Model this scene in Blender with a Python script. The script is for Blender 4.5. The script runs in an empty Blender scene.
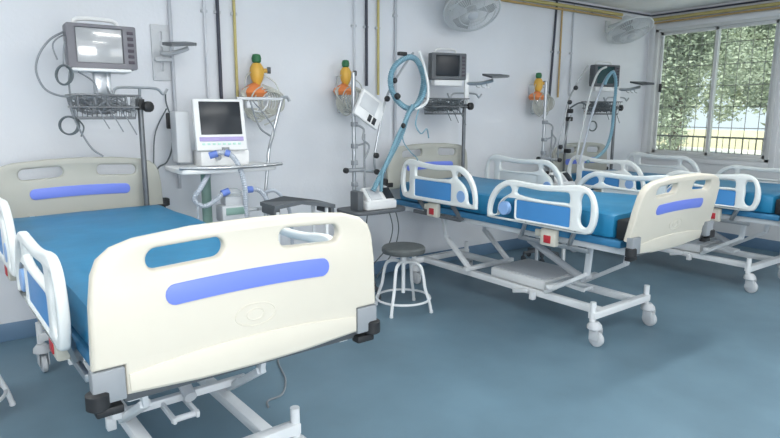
import bpy, bmesh, math, random
from mathutils import Vector, Matrix, noise
random.seed(7)
S = bpy.context.scene
C = S.collection
R = math.radians

# ---------------------------------------------------------------- camera
def rot_cam(yaw, pitch, roll):
    y, p, r = R(yaw), R(pitch), R(roll)
    F = Vector((math.sin(y)*math.cos(p), math.cos(y)*math.cos(p), -math.sin(p)))
    Rt = Vector((math.cos(y), -math.sin(y), 0)); U = Rt.cross(F)
    R2 = Rt*math.cos(r)+U*math.sin(r); U2 = -Rt*math.sin(r)+U*math.cos(r)
    return Matrix((R2, U2, -F)).transposed().to_4x4()
cd = bpy.data.cameras.new('camera'); cam = bpy.data.objects.new('camera', cd); C.objects.link(cam)
cam.matrix_world = Matrix.Translation((0, 0, 1.6)) @ rot_cam(35.2, 10.1, 0.2)
cd.sensor_width = 36; cd.lens = 36*600/780; cd.clip_start = .05; cd.clip_end = 300
S.camera = cam
# ---------------------------------------------------------------- world, sun, exposure
S.view_settings.view_transform = 'Standard'; S.view_settings.look = 'None'
S.view_settings.gamma = 1; S.view_settings.use_curve_mapping = False
S.view_settings.exposure = 0.0
w = bpy.data.worlds.new('sky'); S.world = w; w.use_nodes = True
bg = w.node_tree.nodes['Background']; bg.inputs[0].default_value = (.80, .90, 1, 1); bg.inputs[1].default_value = 1.3
sd = bpy.data.lights.new('sun', 'SUN'); sd.energy = 7.0; sd.angle = R(3); sd.color = (1, .96, .88)
sun = bpy.data.objects.new('sun', sd); C.objects.link(sun)
sun.rotation_euler = Vector((.55, .25, -.8)).to_track_quat('-Z', 'Y').to_euler()
def area(name, loc, direction, sx, sy, power, col=(1, 1, 1)):
    l = bpy.data.lights.new(name, 'AREA'); l.shape = 'RECTANGLE'; l.size = sx; l.size_y = sy; l.energy = power; l.color = col
    o = bpy.data.objects.new(name, l); C.objects.link(o); o.location = loc
    o.rotation_euler = Vector(direction).to_track_quat('-Z', 'Z' if abs(direction[2]) < .5 else 'Y').to_euler()
    return o
# daylight entering by the two windows of the wall behind the photographer
area('window_daylight', (0.4, -2.62, 1.65), (0, 1, -.1), 2.2, 1.5, 120, (.95, .97, 1))
area('window_daylight', (4.6, -2.62, 1.65), (0, 1, -.1), 2.2, 1.5, 30, (.95, .97, 1))

# the photographer's flash
fl = bpy.data.lights.new('camera_flash', 'POINT'); fl.energy = 35; fl.shadow_soft_size = .12; fl.color = (1, .97, .92)
fo = bpy.data.objects.new('camera_flash', fl); C.objects.link(fo); fo.location = (-.05, -.05, 1.85)

# ---------------------------------------------------------------- materials
def mat(name, col, rough=.5, metal=0, var=0, vscale=6, bump=0, bscale=60, spec=.5, coat=0, alpha=1, trans=0):
    m = bpy.data.materials.new(name); m.use_nodes = True
    nt = m.node_tree; b = nt.nodes['Principled BSDF']
    b.inputs['Base Color'].default_value = (*col, 1); b.inputs['Roughness'].default_value = rough
    b.inputs['Metallic'].default_value = metal; b.inputs['Specular IOR Level'].default_value = spec
    b.inputs['Coat Weight'].default_value = coat; b.inputs['Alpha'].default_value = alpha
    b.inputs['Transmission Weight'].default_value = trans
    tc = nt.nodes.new('ShaderNodeTexCoord')
    if var:
        n = nt.nodes.new('ShaderNodeTexNoise'); n.inputs['Scale'].default_value = vscale; n.inputs['Detail'].default_value = 5
        nt.links.new(tc.outputs['Object'], n.inputs['Vector'])
        r = nt.nodes.new('ShaderNodeValToRGB')
        r.color_ramp.elements[0].position = .3; r.color_ramp.elements[1].position = .7
        r.color_ramp.elements[0].color = (*[c*(1-var) for c in col], 1)
        r.color_ramp.elements[1].color = (*[min(1, c*(1+var)) for c in col], 1)
        nt.links.new(n.outputs[0], r.inputs[0]); nt.links.new(r.outputs[0], b.inputs['Base Color'])
    if bump:
        n2 = nt.nodes.new('ShaderNodeTexNoise'); n2.inputs['Scale'].default_value = bscale; n2.inputs['Detail'].default_value = 3
        nt.links.new(tc.outputs['Object'], n2.inputs['Vector'])
        bp = nt.nodes.new('ShaderNodeBump'); bp.inputs['Strength'].default_value = bump; bp.inputs['Distance'].default_value = .01
        nt.links.new(n2.outputs[0], bp.inputs['Height']); nt.links.new(bp.outputs[0], b.inputs['Normal'])
    return m
def emis(name, col, st):
    m = bpy.data.materials.new(name); m.use_nodes = True; nt = m.node_tree; nt.nodes.clear()
    e = nt.nodes.new('ShaderNodeEmission'); e.inputs[0].default_value = (*col, 1); e.inputs[1].default_value = st
    o = nt.nodes.new('ShaderNodeOutputMaterial'); nt.links.new(e.outputs[0], o.inputs[0]); return m
def clear(name, tint=(1, 1, 1), gloss=.08, body=0, bcol=(.8, .8, .8)):
    m = bpy.data.materials.new(name); m.use_nodes = True; nt = m.node_tree; nt.nodes.clear()
    t = nt.nodes.new('ShaderNodeBsdfTransparent'); t.inputs[0].default_value = (*tint, 1)
    g = nt.nodes.new('ShaderNodeBsdfGlossy'); g.inputs['Roughness'].default_value = .05
    mx = nt.nodes.new('ShaderNodeMixShader'); mx.inputs[0].default_value = gloss
    nt.links.new(t.outputs[0], mx.inputs[1]); nt.links.new(g.outputs[0], mx.inputs[2]); last = mx
    if body:
        d = nt.nodes.new('ShaderNodeBsdfDiffuse'); d.inputs[0].default_value = (*bcol, 1)
        m2 = nt.nodes.new('ShaderNodeMixShader'); m2.inputs[0].default_value = body
        nt.links.new(mx.outputs[0], m2.inputs[1]); nt.links.new(d.outputs[0], m2.inputs[2]); last = m2
    o = nt.nodes.new('ShaderNodeOutputMaterial'); nt.links.new(last.outputs[0], o.inputs[0]); return m
M = dict(
 wall=mat('wall_paint', (.69, .71, .745), .55, var=.05, vscale=1.2, bump=.12, bscale=45),
 wallw=mat('window_wall_paint', (.70, .71, .72), .55, var=.04, vscale=1.2, bump=.1, bscale=45),
 ceil=mat('ceiling_paint', (.84, .84, .83), .8, var=.04, vscale=2),
 floor=mat('blue_vinyl_floor', (.12, .20, .255), .42, var=.12, vscale=2.2, bump=.03, bscale=90),
 skirt=mat('blue_vinyl_skirting', (.13, .22, .33), .45, var=.08, vscale=3),
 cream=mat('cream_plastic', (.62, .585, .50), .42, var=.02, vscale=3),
 headc=mat('greyish_cream_plastic', (.40, .40, .355), .45, var=.03, vscale=3),  # headboards: darker, greyer cream than the footboards
 periw=mat('periwinkle_strip', (.15, .215, .68), .4),
 matt=mat('blue_mattress_vinyl', (.012, .18, .35), .42, var=.10, vscale=5, bump=.15, bscale=14),
 deck=mat('blue_deck_plastic', (.03, .17, .33), .5),
 rail=mat('white_rail_plastic', (.74, .77, .76), .4),
 panel=mat('blue_rail_panel', (.06, .25, .56), .45),
 disc=mat('pale_blue_disc', (.25, .42, .72), .4),
 wmetal=mat('white_enamel', (.72, .74, .75), .35, var=.04, vscale=9),
 gplast=mat('grey_plastic', (.25, .27, .29), .5, var=.05),
 lgrey=mat('light_grey_plastic', (.52, .54, .56), .45, var=.04),
 dgrey=mat('dark_grey_plastic', (.09, .10, .11), .5, var=.1, vscale=8),
 black=mat('black_rubber', (.015, .016, .018), .55),
 steel=mat('steel', (.42, .44, .46), .33, metal=.8, var=.08, vscale=20),
 dsteel=mat('dark_steel', (.16, .17, .18), .4, metal=.6, var=.1, vscale=12),
 red=mat('red_plastic', (.45, .03, .04), .45),
 beige=mat('beige_plastic', (.60, .58, .50), .5),
 mongrey=mat('monitor_grey', (.14, .14, .16), .45, var=.05),
 crt=mat('screen_glass_reflection_tint', (.36, .37, .38), .16, spec=.8, coat=.6, var=.12, vscale=3),  # reflected daylight on the glass is put into this pale colour
 dark=mat('dark_screen', (.018, .022, .028), .3, spec=.3),
 teal=mat('dark_teal_screen', (.02, .06, .065), .15),
 btn=mat('monitor_buttons', (.05, .04, .06), .5),
 vwhite=mat('ventilator_white', (.72, .73, .73), .4),
 lilac=mat('lilac_keys', (.36, .30, .55), .5),
 mint=mat('mint_strip', (.42, .66, .58), .5),
 hose=mat('grey_hose', (.42, .46, .52), .5),
 bhose=mat('blue_hose', (.17, .32, .40), .45),
 bcuff=mat('blue_hose_cuff', (.12, .20, .55), .45),
 those=mat('clear_tube', (.50, .53, .54), .3),
 cable=mat('dark_cable', (.10, .12, .13), .5),
 gcable=mat('grey_cable', (.22, .24, .26), .5),
 green=mat('green_knob', (.02, .14, .05), .5),
 orange=mat('orange_plastic', (.70, .22, .07), .45, var=.1),
 amber=mat('amber_plastic', (.66, .38, .06), .45, var=.1),
 bottle=clear('clear_bottle', (.93, .95, .95), .12, .25, (.75, .77, .77)),
 coilm=clear('clear_coiled_tube', (.9, .92, .9), .12, .7, (.60, .60, .55)),
 pyel=mat('yellow_pipe_paint', (.50, .42, .16), .5, var=.1, vscale=6),
 pora=mat('ochre_pipe_paint', (.44, .30, .12), .5, var=.1, vscale=6),
 pblk=mat('dark_pipe_paint', (.035, .04, .06), .5),
 pwht=mat('white_pipe_paint', (.60, .62, .66), .5),
 pgry=mat('grey_conduit', (.47, .49, .53), .5),
 fanm=mat('pale_fan_plastic', (.60, .63, .64), .45),
 fanb=clear('frosted_fan_blade', (.85, .87, .88), .05, .75, (.46, .48, .49)),
 alu=mat('window_aluminium', (.62, .63, .62), .4, metal=.1, var=.05),
 glass=clear('window_glass', (.93, .96, .94), .05),
 iron=mat('grille_iron', (.20, .20, .18), .6),
 seat=mat('dark_grey_stool_seat', (.10, .11, .11), .5, var=.15, vscale=12),
 greenc=mat('dull_green_cylinder', (.20, .32, .28), .5),
 ground=mat('pale_concrete_road', (.75, .74, .68), .9, var=.12, vscale=.6),
 ywall=mat('yellow_boundary_paint', (.56, .53, .38), .8, var=.1, vscale=1),
 bark=mat('bark', (.12, .10, .08), .9, var=.3, vscale=8),
 tube=emis('fluorescent_tube', (1, 1, .97), 28),
)
def leafmat(name, a, b_):
    m = bpy.data.materials.new(name); m.use_nodes = True; nt = m.node_tree; p = nt.nodes['Principled BSDF']
    gi = nt.nodes.new('ShaderNodeNewGeometry'); r = nt.nodes.new('ShaderNodeValToRGB')
    r.color_ramp.elements[0].color = (*a, 1); r.color_ramp.elements[1].color = (*b_, 1)
    nt.links.new(gi.outputs['Random Per Island'], r.inputs[0]); nt.links.new(r.outputs[0], p.inputs['Base Color'])
    p.inputs['Roughness'].default_value = .5; return m
M['leaf'] = leafmat('grey_green_leaves', (.19, .24, .16), (.37, .43, .33))
M['leaf2'] = leafmat('light_green_leaves', (.26, .31, .21), (.48, .54, .42))

# ---------------------------------------------------------------- mesh helpers
def spline(pts, n=6):
    pts = [Vector(p) for p in pts]
    if len(pts) < 3 or n < 2: return pts
    out = []
    for i in range(len(pts)-1):
        p0 = pts[max(i-1, 0)]; p1 = pts[i]; p2 = pts[i+1]; p3 = pts[min(i+2, len(pts)-1)]
        for k in range(n):
            t = k/n
            out.append(.5*((2*p1)+(-p0+p2)*t+(2*p0-5*p1+4*p2-p3)*t*t+(-p0+3*p1-3*p2+p3)*t**3))
    out.append(pts[-1]); return out
def resample(pts, step):
    d = [0]
    for a, b in zip(pts, pts[1:]): d.append(d[-1]+(b-a).length)
    n = max(2, int(d[-1]/step)); out = []; j = 0
    for i in range(n+1):
        t = d[-1]*i/n
        while j < len(d)-2 and d[j+1] < t: j += 1
        s = d[j+1]-d[j]; out.append(pts[j].lerp(pts[j+1], 0 if s == 0 else (t-d[j])/s))
    return out
class MB:
    def __init__(s): s.b = bmesh.new()
    def box(s, c, size, rot=None, bev=0):
        t = bmesh.new(); bmesh.ops.create_cube(t, size=1)
        bmesh.ops.scale(t, vec=size, verts=t.verts)
        if bev: bmesh.ops.bevel(t, geom=t.edges[:], offset=bev, segments=2, affect='EDGES', profile=.5)
        if rot: bmesh.ops.rotate(t, cent=(0, 0, 0), matrix=rot, verts=t.verts)
        bmesh.ops.translate(t, vec=c, verts=t.verts); s._add(t); return s
    def bar(s, p0, p1, w, h, bev=.004):
        p0, p1 = Vector(p0), Vector(p1); d = p1-p0
        up = Vector((0, 0, 1)) if abs(d.normalized().z) < .95 else Vector((0, 1, 0))
        y = d.normalized(); x = y.cross(up).normalized(); z = x.cross(y)
        return s.box((p0+p1)/2, (w, d.length, h), Matrix((x, y, z)).transposed(), bev)
    def cyl(s, p0, p1, r, r2=None, seg=16):
        return s.tube([p0, p1], r, seg=seg, n=1, r2=r2)
    def tube(s, pts, r, seg=8, n=5, closed=False, ripple=0, r2=None):
        pts = spline(pts, n)
        if ripple: pts = resample(pts, ripple)
        up = None; rings = []; N = len(pts)
        for i, p in enumerate(pts):
            if closed: t = pts[(i+1) % N]-pts[i-1]
            else: t = pts[min(i+1, N-1)]-pts[max(i-1, 0)]
            if t.length < 1e-9: t = Vector((0, 0, 1))
            t.normalize()
            if up is None:
                up = Vector((0, 0, 1)) if abs(t.z) < .9 else Vector((1, 0, 0))
            up = (up-t*up.dot(t)).normalized(); sd = t.cross(up)
            rr = r if r2 is None else r+(r2-r)*i/(N-1)
            if ripple: rr = r*(1.0 if i % 2 else .80)
            rings.append([s.b.verts.new(p+(up*math.cos(2*math.pi*k/seg)+sd*math.sin(2*math.pi*k/seg))*rr) for k in range(seg)])
        rng = range(N if closed else N-1)
        for i in rng:
            a, b = rings[i], rings[(i+1) % N]
            for k in range(seg): s.b.faces.new((a[k], b[k], b[(k+1) % seg], a[(k+1) % seg]))
        if not closed: s.b.faces.new(rings[0]); s.b.faces.new(rings[-1][::-1])
        return s
    def ring(s, c, rad, r, axis=(0, 0, 1), n=28, seg=6, ry=None):
        q = Vector((0, 0, 1)).rotation_difference(Vector(axis).normalized())
        pts = [Vector(c)+q @ Vector((rad*math.cos(2*math.pi*i/n), (ry or rad)*math.sin(2*math.pi*i/n), 0)) for i in range(n)]
        return s.tube(pts, r, seg=seg, n=1, closed=True)
    def lathe(s, c, prof, seg=24, axis=(0, 0, 1)):
        q = Vector((0, 0, 1)).rotation_difference(Vector(axis).normalized()); rings = []
        for r, z in prof:
            rings.append([s.b.verts.new(Vector(c)+q @ Vector((max(r, 1e-4)*math.cos(2*math.pi*k/seg), max(r, 1e-4)*math.sin(2*math.pi*k/seg), z))) for k in range(seg)])
        for a, b in zip(rings, rings[1:]):
            for k in range(seg): s.b.faces.new((a[k], a[(k+1) % seg], b[(k+1) % seg], b[k]))
        s.b.faces.new(rings[0][::-1]); s.b.faces.new(rings[-1]); return s
    def poly(s, pts, vec):
        f = s.b.faces.new([s.b.verts.new(p) for p in pts]); r = bmesh.ops.extrude_face_region(s.b, geom=[f])
        bmesh.ops.translate(s.b, vec=vec, verts=[v for v in r['geom'] if isinstance(v, bmesh.types.BMVert)]); return s
    def _add(s, t, mtx=None):
        m = bpy.data.meshes.new('tmp'); t.to_mesh(m); t.free()
        if mtx: m.transform(mtx)
        s.b.from_mesh(m); bpy.data.meshes.remove(m)
    def plate(s, outline, holes, thick, bev, mtx, smooth=0):
        """flat board with holes; outline in (u, v), extruded along local w, then mtx"""
        cu = bpy.data.curves.new('tmp', 'CURVE'); cu.dimensions = '2D'; cu.fill_mode = 'BOTH'
        cu.extrude = max(thick/2-bev, .0005); cu.bevel_depth = bev; cu.bevel_resolution = 2; cu.offset = -bev
        for loop in [outline]+list(holes):
            sp = cu.splines.new('POLY'); sp.points.add(len(loop)-1); sp.use_cyclic_u = True
            for p, q in zip(sp.points, loop): p.co = (q[0], q[1], 0, 1)
        ob = bpy.data.objects.new('tmp', cu); C.objects.link(ob)
        dg = bpy.context.evaluated_depsgraph_get(); me = bpy.data.meshes.new_from_object(ob.evaluated_get(dg))
        me.transform(mtx); s.b.from_mesh(me)
        bpy.data.meshes.remove(me); bpy.data.objects.remove(ob); bpy.data.curves.remove(cu); return s
    def build(s, name, m, parent=None, smooth=True, angle=40, origin=None):
        bmesh.ops.remove_doubles(s.b, verts=s.b.verts, dist=1e-5)
        bmesh.ops.recalc_face_normals(s.b, faces=s.b.faces)
        me = bpy.data.meshes.new(name); s.b.to_mesh(me); s.b.free()
        xs = [v.co for v in me.vertices]
        lo = Vector([min(v[i] for v in xs) for i in range(3)]); hi = Vector([max(v[i] for v in xs) for i in range(3)])
        base = FR.get(parent.name, Vector()) if parent else Vector()
        o = Vector(origin) if origin else ((lo+hi)/2 if parent else Vector(((lo.x+hi.x)/2, (lo.y+hi.y)/2, lo.z)))
        me.transform(Matrix.Translation(-o))
        if smooth:
            for p in me.polygons: p.use_smooth = True
            try: me.set_sharp_from_angle(angle=R(angle))
            except Exception: pass
        me.materials.append(m if not isinstance(m, str) else M[m])
        ob = bpy.data.objects.new(name, me); C.objects.link(ob); ob.location = o-base
        if parent: ob.parent = parent
        FR[ob.name] = o
        return ob
FR = {}          # where each object's own origin stands in the frame its thing is modelled in
def tag(o, label=None, cat=None, group=None, kind=None):
    if label: o['label'] = label
    if cat: o['category'] = cat
    if group: o['group'] = group
    if kind: o['kind'] = kind
    return o
def thing(name, label, cat, loc=(0, 0, 0), group=None, rotz=0, frame=None):
    o = bpy.data.objects.new(name, None); C.objects.link(o); o.empty_display_size = .1
    o.location = loc; o.rotation_euler = (0, 0, rotz); FR[o.name] = Vector(frame) if frame is not None else Vector(loc)
    return tag(o, label, cat, group)
def copy_tree(o, parent=None):
    kids = list(o.children); c = o.copy(); C.objects.link(c); c.parent = parent
    for k in kids: copy_tree(k, c)
    return c
def rrect(x0, y0, x1, y1, r, n=4):
    out = []
    for cx, cy, a in ((x1-r, y1-r, 0), (x0+r, y1-r, 90), (x0+r, y0+r, 180), (x1-r, y0+r, 270)):
        for k in range(n+1):
            t = R(a+90*k/n); out.append((cx+r*math.cos(t), cy+r*math.sin(t)))
    return out
def smooth2(pts, n=4):
    P = [Vector((*p, 0)) for p in pts]; N = len(P); out = []
    for i in range(N):
        p0, p1, p2, p3 = P[i-1], P[i], P[(i+1) % N], P[(i+2) % N]
        for k in range(n):
            t = k/n; q = .5*((2*p1)+(-p0+p2)*t+(2*p0-5*p1+4*p2-p3)*t*t+(-p0+3*p1-3*p2+p3)*t**3); out.append((q.x, q.y))
    return out
def XZ(y): return Matrix(((1, 0, 0, 0), (0, 0, 1, y), (0, 1, 0, 0), (0, 0, 0, 1)))     # (u,v,w)->(x,w+y,z)
def YZ(x): return Matrix(((0, 0, 1, x), (1, 0, 0, 0), (0, 1, 0, 0), (0, 0, 0, 1)))     # (u,v,w)->(w+x,u,z)

# ---------------------------------------------------------------- the room
X0, X1, Y0, Y1, H = -2.4, 7.67, -2.6, 4.84, 2.91
def struct(name, mb, m, **k): return tag(mb.build(name, m, **k), kind='structure')
struct('floor', MB().box(((X0+X1)/2, (Y0+Y1)/2, -.1), (X1-X0+.4, Y1-Y0+.4, .2)), 'floor', smooth=False)
struct('ceiling', MB().box(((X0+X1)/2, (Y0+Y1)/2, H+.1), (X1-X0+.4, Y1-Y0+.4, .2)), 'ceil', smooth=False)
struct('wall_back', MB().box(((X0+X1)/2, Y1+.1, H/2), (X1-X0+.4, .2, H)), 'wall', smooth=False)
struct('wall_left', MB().box((X0-.1, (Y0+Y1)/2, H/2), (.2, Y1-Y0, H)), 'wall', smooth=False)
def wall_open(name, a0, a1, z1, opens, place, m):
    """a wall along a, from a0 to a1, with rectangular openings (a, b, zlo, zhi)"""
    mb = MB(); edges = [a0]
    for (p, q, zl, zh) in opens:
        place(mb, edges[-1], p, 0, z1); place(mb, p, q, 0, zl); place(mb, p, q, zh, z1); edges.append(q)
    place(mb, edges[-1], a1, 0, z1)
    return struct(name, mb, m, smooth=False)
WY0, WY1, WZ0, WZ1 = 3.19, 4.74, 1.03, 2.69
def pr(mb, a, b, zl, zh): mb.box((X1+.1, (a+b)/2, (zl+zh)/2), (.2, b-a, zh-zl))
wall_open('wall_right', Y0, Y1, H, [(WY0, WY1, WZ0, WZ1)], pr, 'wallw')
def pf(mb, a, b, zl, zh): mb.box(((a+b)/2, Y0-.1, (zl+zh)/2), (b-a, .2, zh-zl))
wall_open('wall_front', X0, X1, H, [(-.75, 1.55, .9, 2.4), (3.45, 5.75, .9, 2.4)], pf, 'wall')
struct('baseboard_back', MB().box(((X0+X1)/2, Y1-.006, .065), (X1-X0, .012, .13), bev=.003), 'skirt')
struct('baseboard_right', MB().box((X1-.006, (Y0+Y1)/2-.01, .065), (.012, Y1-Y0-.02, .13), bev=.003), 'skirt')
struct('baseboard_left', MB().box((X0+.006, (Y0+Y1)/2-.01, .065), (.012, Y1-Y0-.02, .13), bev=.003), 'skirt')
# window 1: two sliding sashes
wf = MB()
for (y, t) in ((WY0+.025, .05), (WY1-.025, .05)): wf.box((X1+.03, y, (WZ0+WZ1)/2), (.10, t, WZ1-WZ0), bev=.004)
for z in (WZ0+.02, WZ1-.02): wf.box((X1+.03, (WY0+WY1)/2, z), (.10, WY1-WY0, .04), bev=.004)
win = struct('window_1', wf, 'alu')
for (a, b, dx) in ((WY0+.05, 3.955, 0), (3.915, WY1-.05, .03)):
    s = MB()
    for y in (a+.02, b-.02): s.box((X1+.02+dx, y, (WZ0+WZ1)/2), (.025, .04, WZ1-WZ0-.08), bev=.003)
    for z in (WZ0+.06, WZ1-.06): s.box((X1+.02+dx, (a+b)/2, z), (.025, b-a, .04), bev=.003)
    sa = s.build('sash', 'alu', win)
    MB().box((X1+.02+dx, (a+b)/2, (WZ0+WZ1)/2), (.005, b-a-.07, WZ1-WZ0-.14)).build('pane', 'glass', sa, smooth=False)
MB().box((X1-.006, 4.62, 1.93), (.03, .03, .11), bev=.005).build('latch', 'black', win)
tr = MB()
for y in (WY0-.03, WY1+.03): tr.box((X1-.008, y, (WZ0+WZ1)/2), (.016, .06, WZ1-WZ0+.12), bev=.004)
for z in (WZ0-.03, WZ1+.03): tr.box((X1-.008, (WY0+WY1)/2, z), (.016, WY1-WY0, .06), bev=.004)
struct('trim_1', tr, 'wallw')
g = MB(); k = 0; gx = X1+.13
y = WY0+.06
while y < WY1-.03:
    g.cyl((gx, y, WZ0), (gx, y, WZ1), .004, seg=6); y += .155
for z in (1.42, 1.68, 1.94, 2.2, 2.46): g.bar((gx, WY0, z), (gx, WY1, z), .006, .009, .001)
for z in (1.10, 1.30): g.bar((gx, WY0, z), (gx, WY1, z), .01, .022, .001)
y = WY0+.06
while y < WY1-.03:
    g.cyl((gx-.02, y, WZ0), (gx-.02, y, 1.31), .004, seg=6); y += .0775
tag(g.build('window_grille', 'iron'), 'dark iron security grille of thin bars outside the window', 'window grille')
for n, xa in ((2, -.75), (3, 3.45)):
    s = MB(); xb = xa+2.3
    for x in (xa+.03, (xa+xb)/2, xb-.03): s.box((x, Y0-.05, 1.65), (.06, .08, 1.5), bev=.004)
    for z in (.93, 2.37): s.box(((xa+xb)/2, Y0-.05, z), (2.3, .08, .06), bev=.004)
    wn = struct('window_%d' % n, s, 'alu')

# outdoors: road, low wall, trees
struct('ground', MB().box((38, 20, -.35), (60, 110, .1)), 'ground', smooth=False)
tag(MB().box((34, 20, .2), (.25, 70, 1.0), bev=.02).build('boundary_wall', 'ywall'), 'low yellow boundary wall across the road beyond the window', 'wall')
def crown(n, rx, rz, seed, size=.16):
    rnd = random.Random(seed); b = bmesh.new()
    blobs = [(Vector((rnd.uniform(-.6, .6)*rx, rnd.uniform(-.6, .6)*rx, rnd.uniform(-.75, .75)*rz)), rnd.uniform(.25, .5)) for _ in range(26)]
    for _ in range(n):
        c, rr = rnd.choice(blobs)
        d = Vector((rnd.gauss(0, 1), rnd.gauss(0, 1), rnd.gauss(0, 1))).normalized()*rx*rr*rnd.uniform(.5, 1)
        p = c+d; u = Vector((rnd.gauss(0, 1), rnd.gauss(0, 1), rnd.gauss(0, .6))).normalized(); v = u.orthogonal().normalized()
        v = (Matrix.Rotation(rnd.uniform(0, 6.28), 3, u) @ v); s = size*rnd.uniform(.6, 1.3)
        b.faces.new([b.verts.new(p-u*s), b.verts.new(p+v*s*.4), b.verts.new(p+u*s), b.verts.new(p-v*s*.4)])
    m = MB(); m.b.free(); m.b = b; return m
def tree(loc, h, rx, rz, seed, lab, leaf, n=6500, lz=None, size=.16):
    t = thing('tree', lab, 'tree', loc, 'trees outside the window')
    x, y, z = loc; tk = MB()
    tk.tube([(x, y, z), (x+.1, y-.05, z+h*.4), (x-.05, y+.1, z+h*.8)], .16, r2=.07, seg=10, n=4)
    for k in range(4):
        a = k*1.6+seed; tk.tube([(x, y, z+h*(.35+.1*k)), (x+math.cos(a)*rx*.35, y+math.sin(a)*rx*.35, z+h*(.55+.1*k)), (x+math.cos(a)*rx*.6, y+math.sin(a)*rx*.6, z+h*(.6+.1*k))], .06, r2=.02, seg=7, n=3)
    tk.build('trunk', 'bark', t)
    cm = crown(n, rx, rz, seed, size); bmesh.ops.translate(cm.b, vec=(x, y, lz if lz is not None else z+h*.75), verts=cm.b.verts)
    cm.b.verts.ensure_lookup_table()
    me = bpy.data.meshes.new('foliage'); cm.b.to_mesh(me); cm.b.free(); me.materials.append(M[leaf])
    me.transform(Matrix.Translation((-x, -y, -z))); o = bpy.data.objects.new('foliage', me); C.objects.link(o); o.parent = t
gz = -.30
tree((13.0, 7.5, gz), 5.5, 1.8, 2.6, 1, 'broad grey-green tree outside, nearest the window', 'leaf', lz=3.0, n=26000, size=.055)
tree((17.5, 10.9, gz), 6, 2.1, 2.8, 2, 'leafy pale tree outside, seen at the left edge of the window', 'leaf2', lz=3.2, n=20000, size=.07)
tree((17, 6.6, gz), 6, 2.1, 2.8, 3, 'dense grey-green tree outside, filling the right window pane', 'leaf', lz=3.2, n=20000, size=.07)
tree((26, 15, gz), 8, 3.0, 3.4, 4, 'pale green tree farther out across the road, behind the left pane', 'leaf2', lz=4.3, n=12000, size=.13)
tree((24, 9.8, gz), 8, 2.6, 3.2, 6, 'tall tree farther out, behind the dense tree of the right pane', 'leaf', lz=4.0, n=12000, size=.13)

# ---------------------------------------------------------------- hospital bed (foot end at y=0, head at y=2.5)
def board_shape(dz=0, low=None):
    half = [(0, 1.247), (.20, 1.243), (.38, 1.226), (.445, 1.206), (.485, 1.174), (.503, 1.13), (.515, 1.04), (.522, .845)]
    b = [(.43, .845), (.43, .748), (.2, .732), (0, .728)] if low is None else [(.52, low), (0, low)]
    r = half+b; l = [(-x, z) for x, z in r[1:-1]][::-1]
    return [(x, z+dz) for x, z in r+l]
def slot(x0, x1, z, dz):
    h = .034; pts = rrect(x0, z-h, x1, z+h, h-.002, 6); sl = -.045 if x0 > 0 else .045
    return [(x, y+(x-(x0+x1)/2)*sl+dz) for x, y in pts]
def strip_pts(dz):
    n = 14; up = []; dn = []
    for i in range(n+1):
        x = -.27+.54*i/n; c = 1.045-.10*x*x+dz
        up.append((x, c+.034)); dn.append((x, c-.034))
    ce = 1.045-.10*.27**2+dz
    return up+[(.27+.03*math.sin(R(k*22.5)), ce+.034*math.cos(R(k*22.5))) for k in range(1, 8)]+dn[::-1]+[(-.27-.03*math.sin(R(k*22.5)), ce-.034*math.cos(R(k*22.5))) for k in range(1, 8)]
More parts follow.
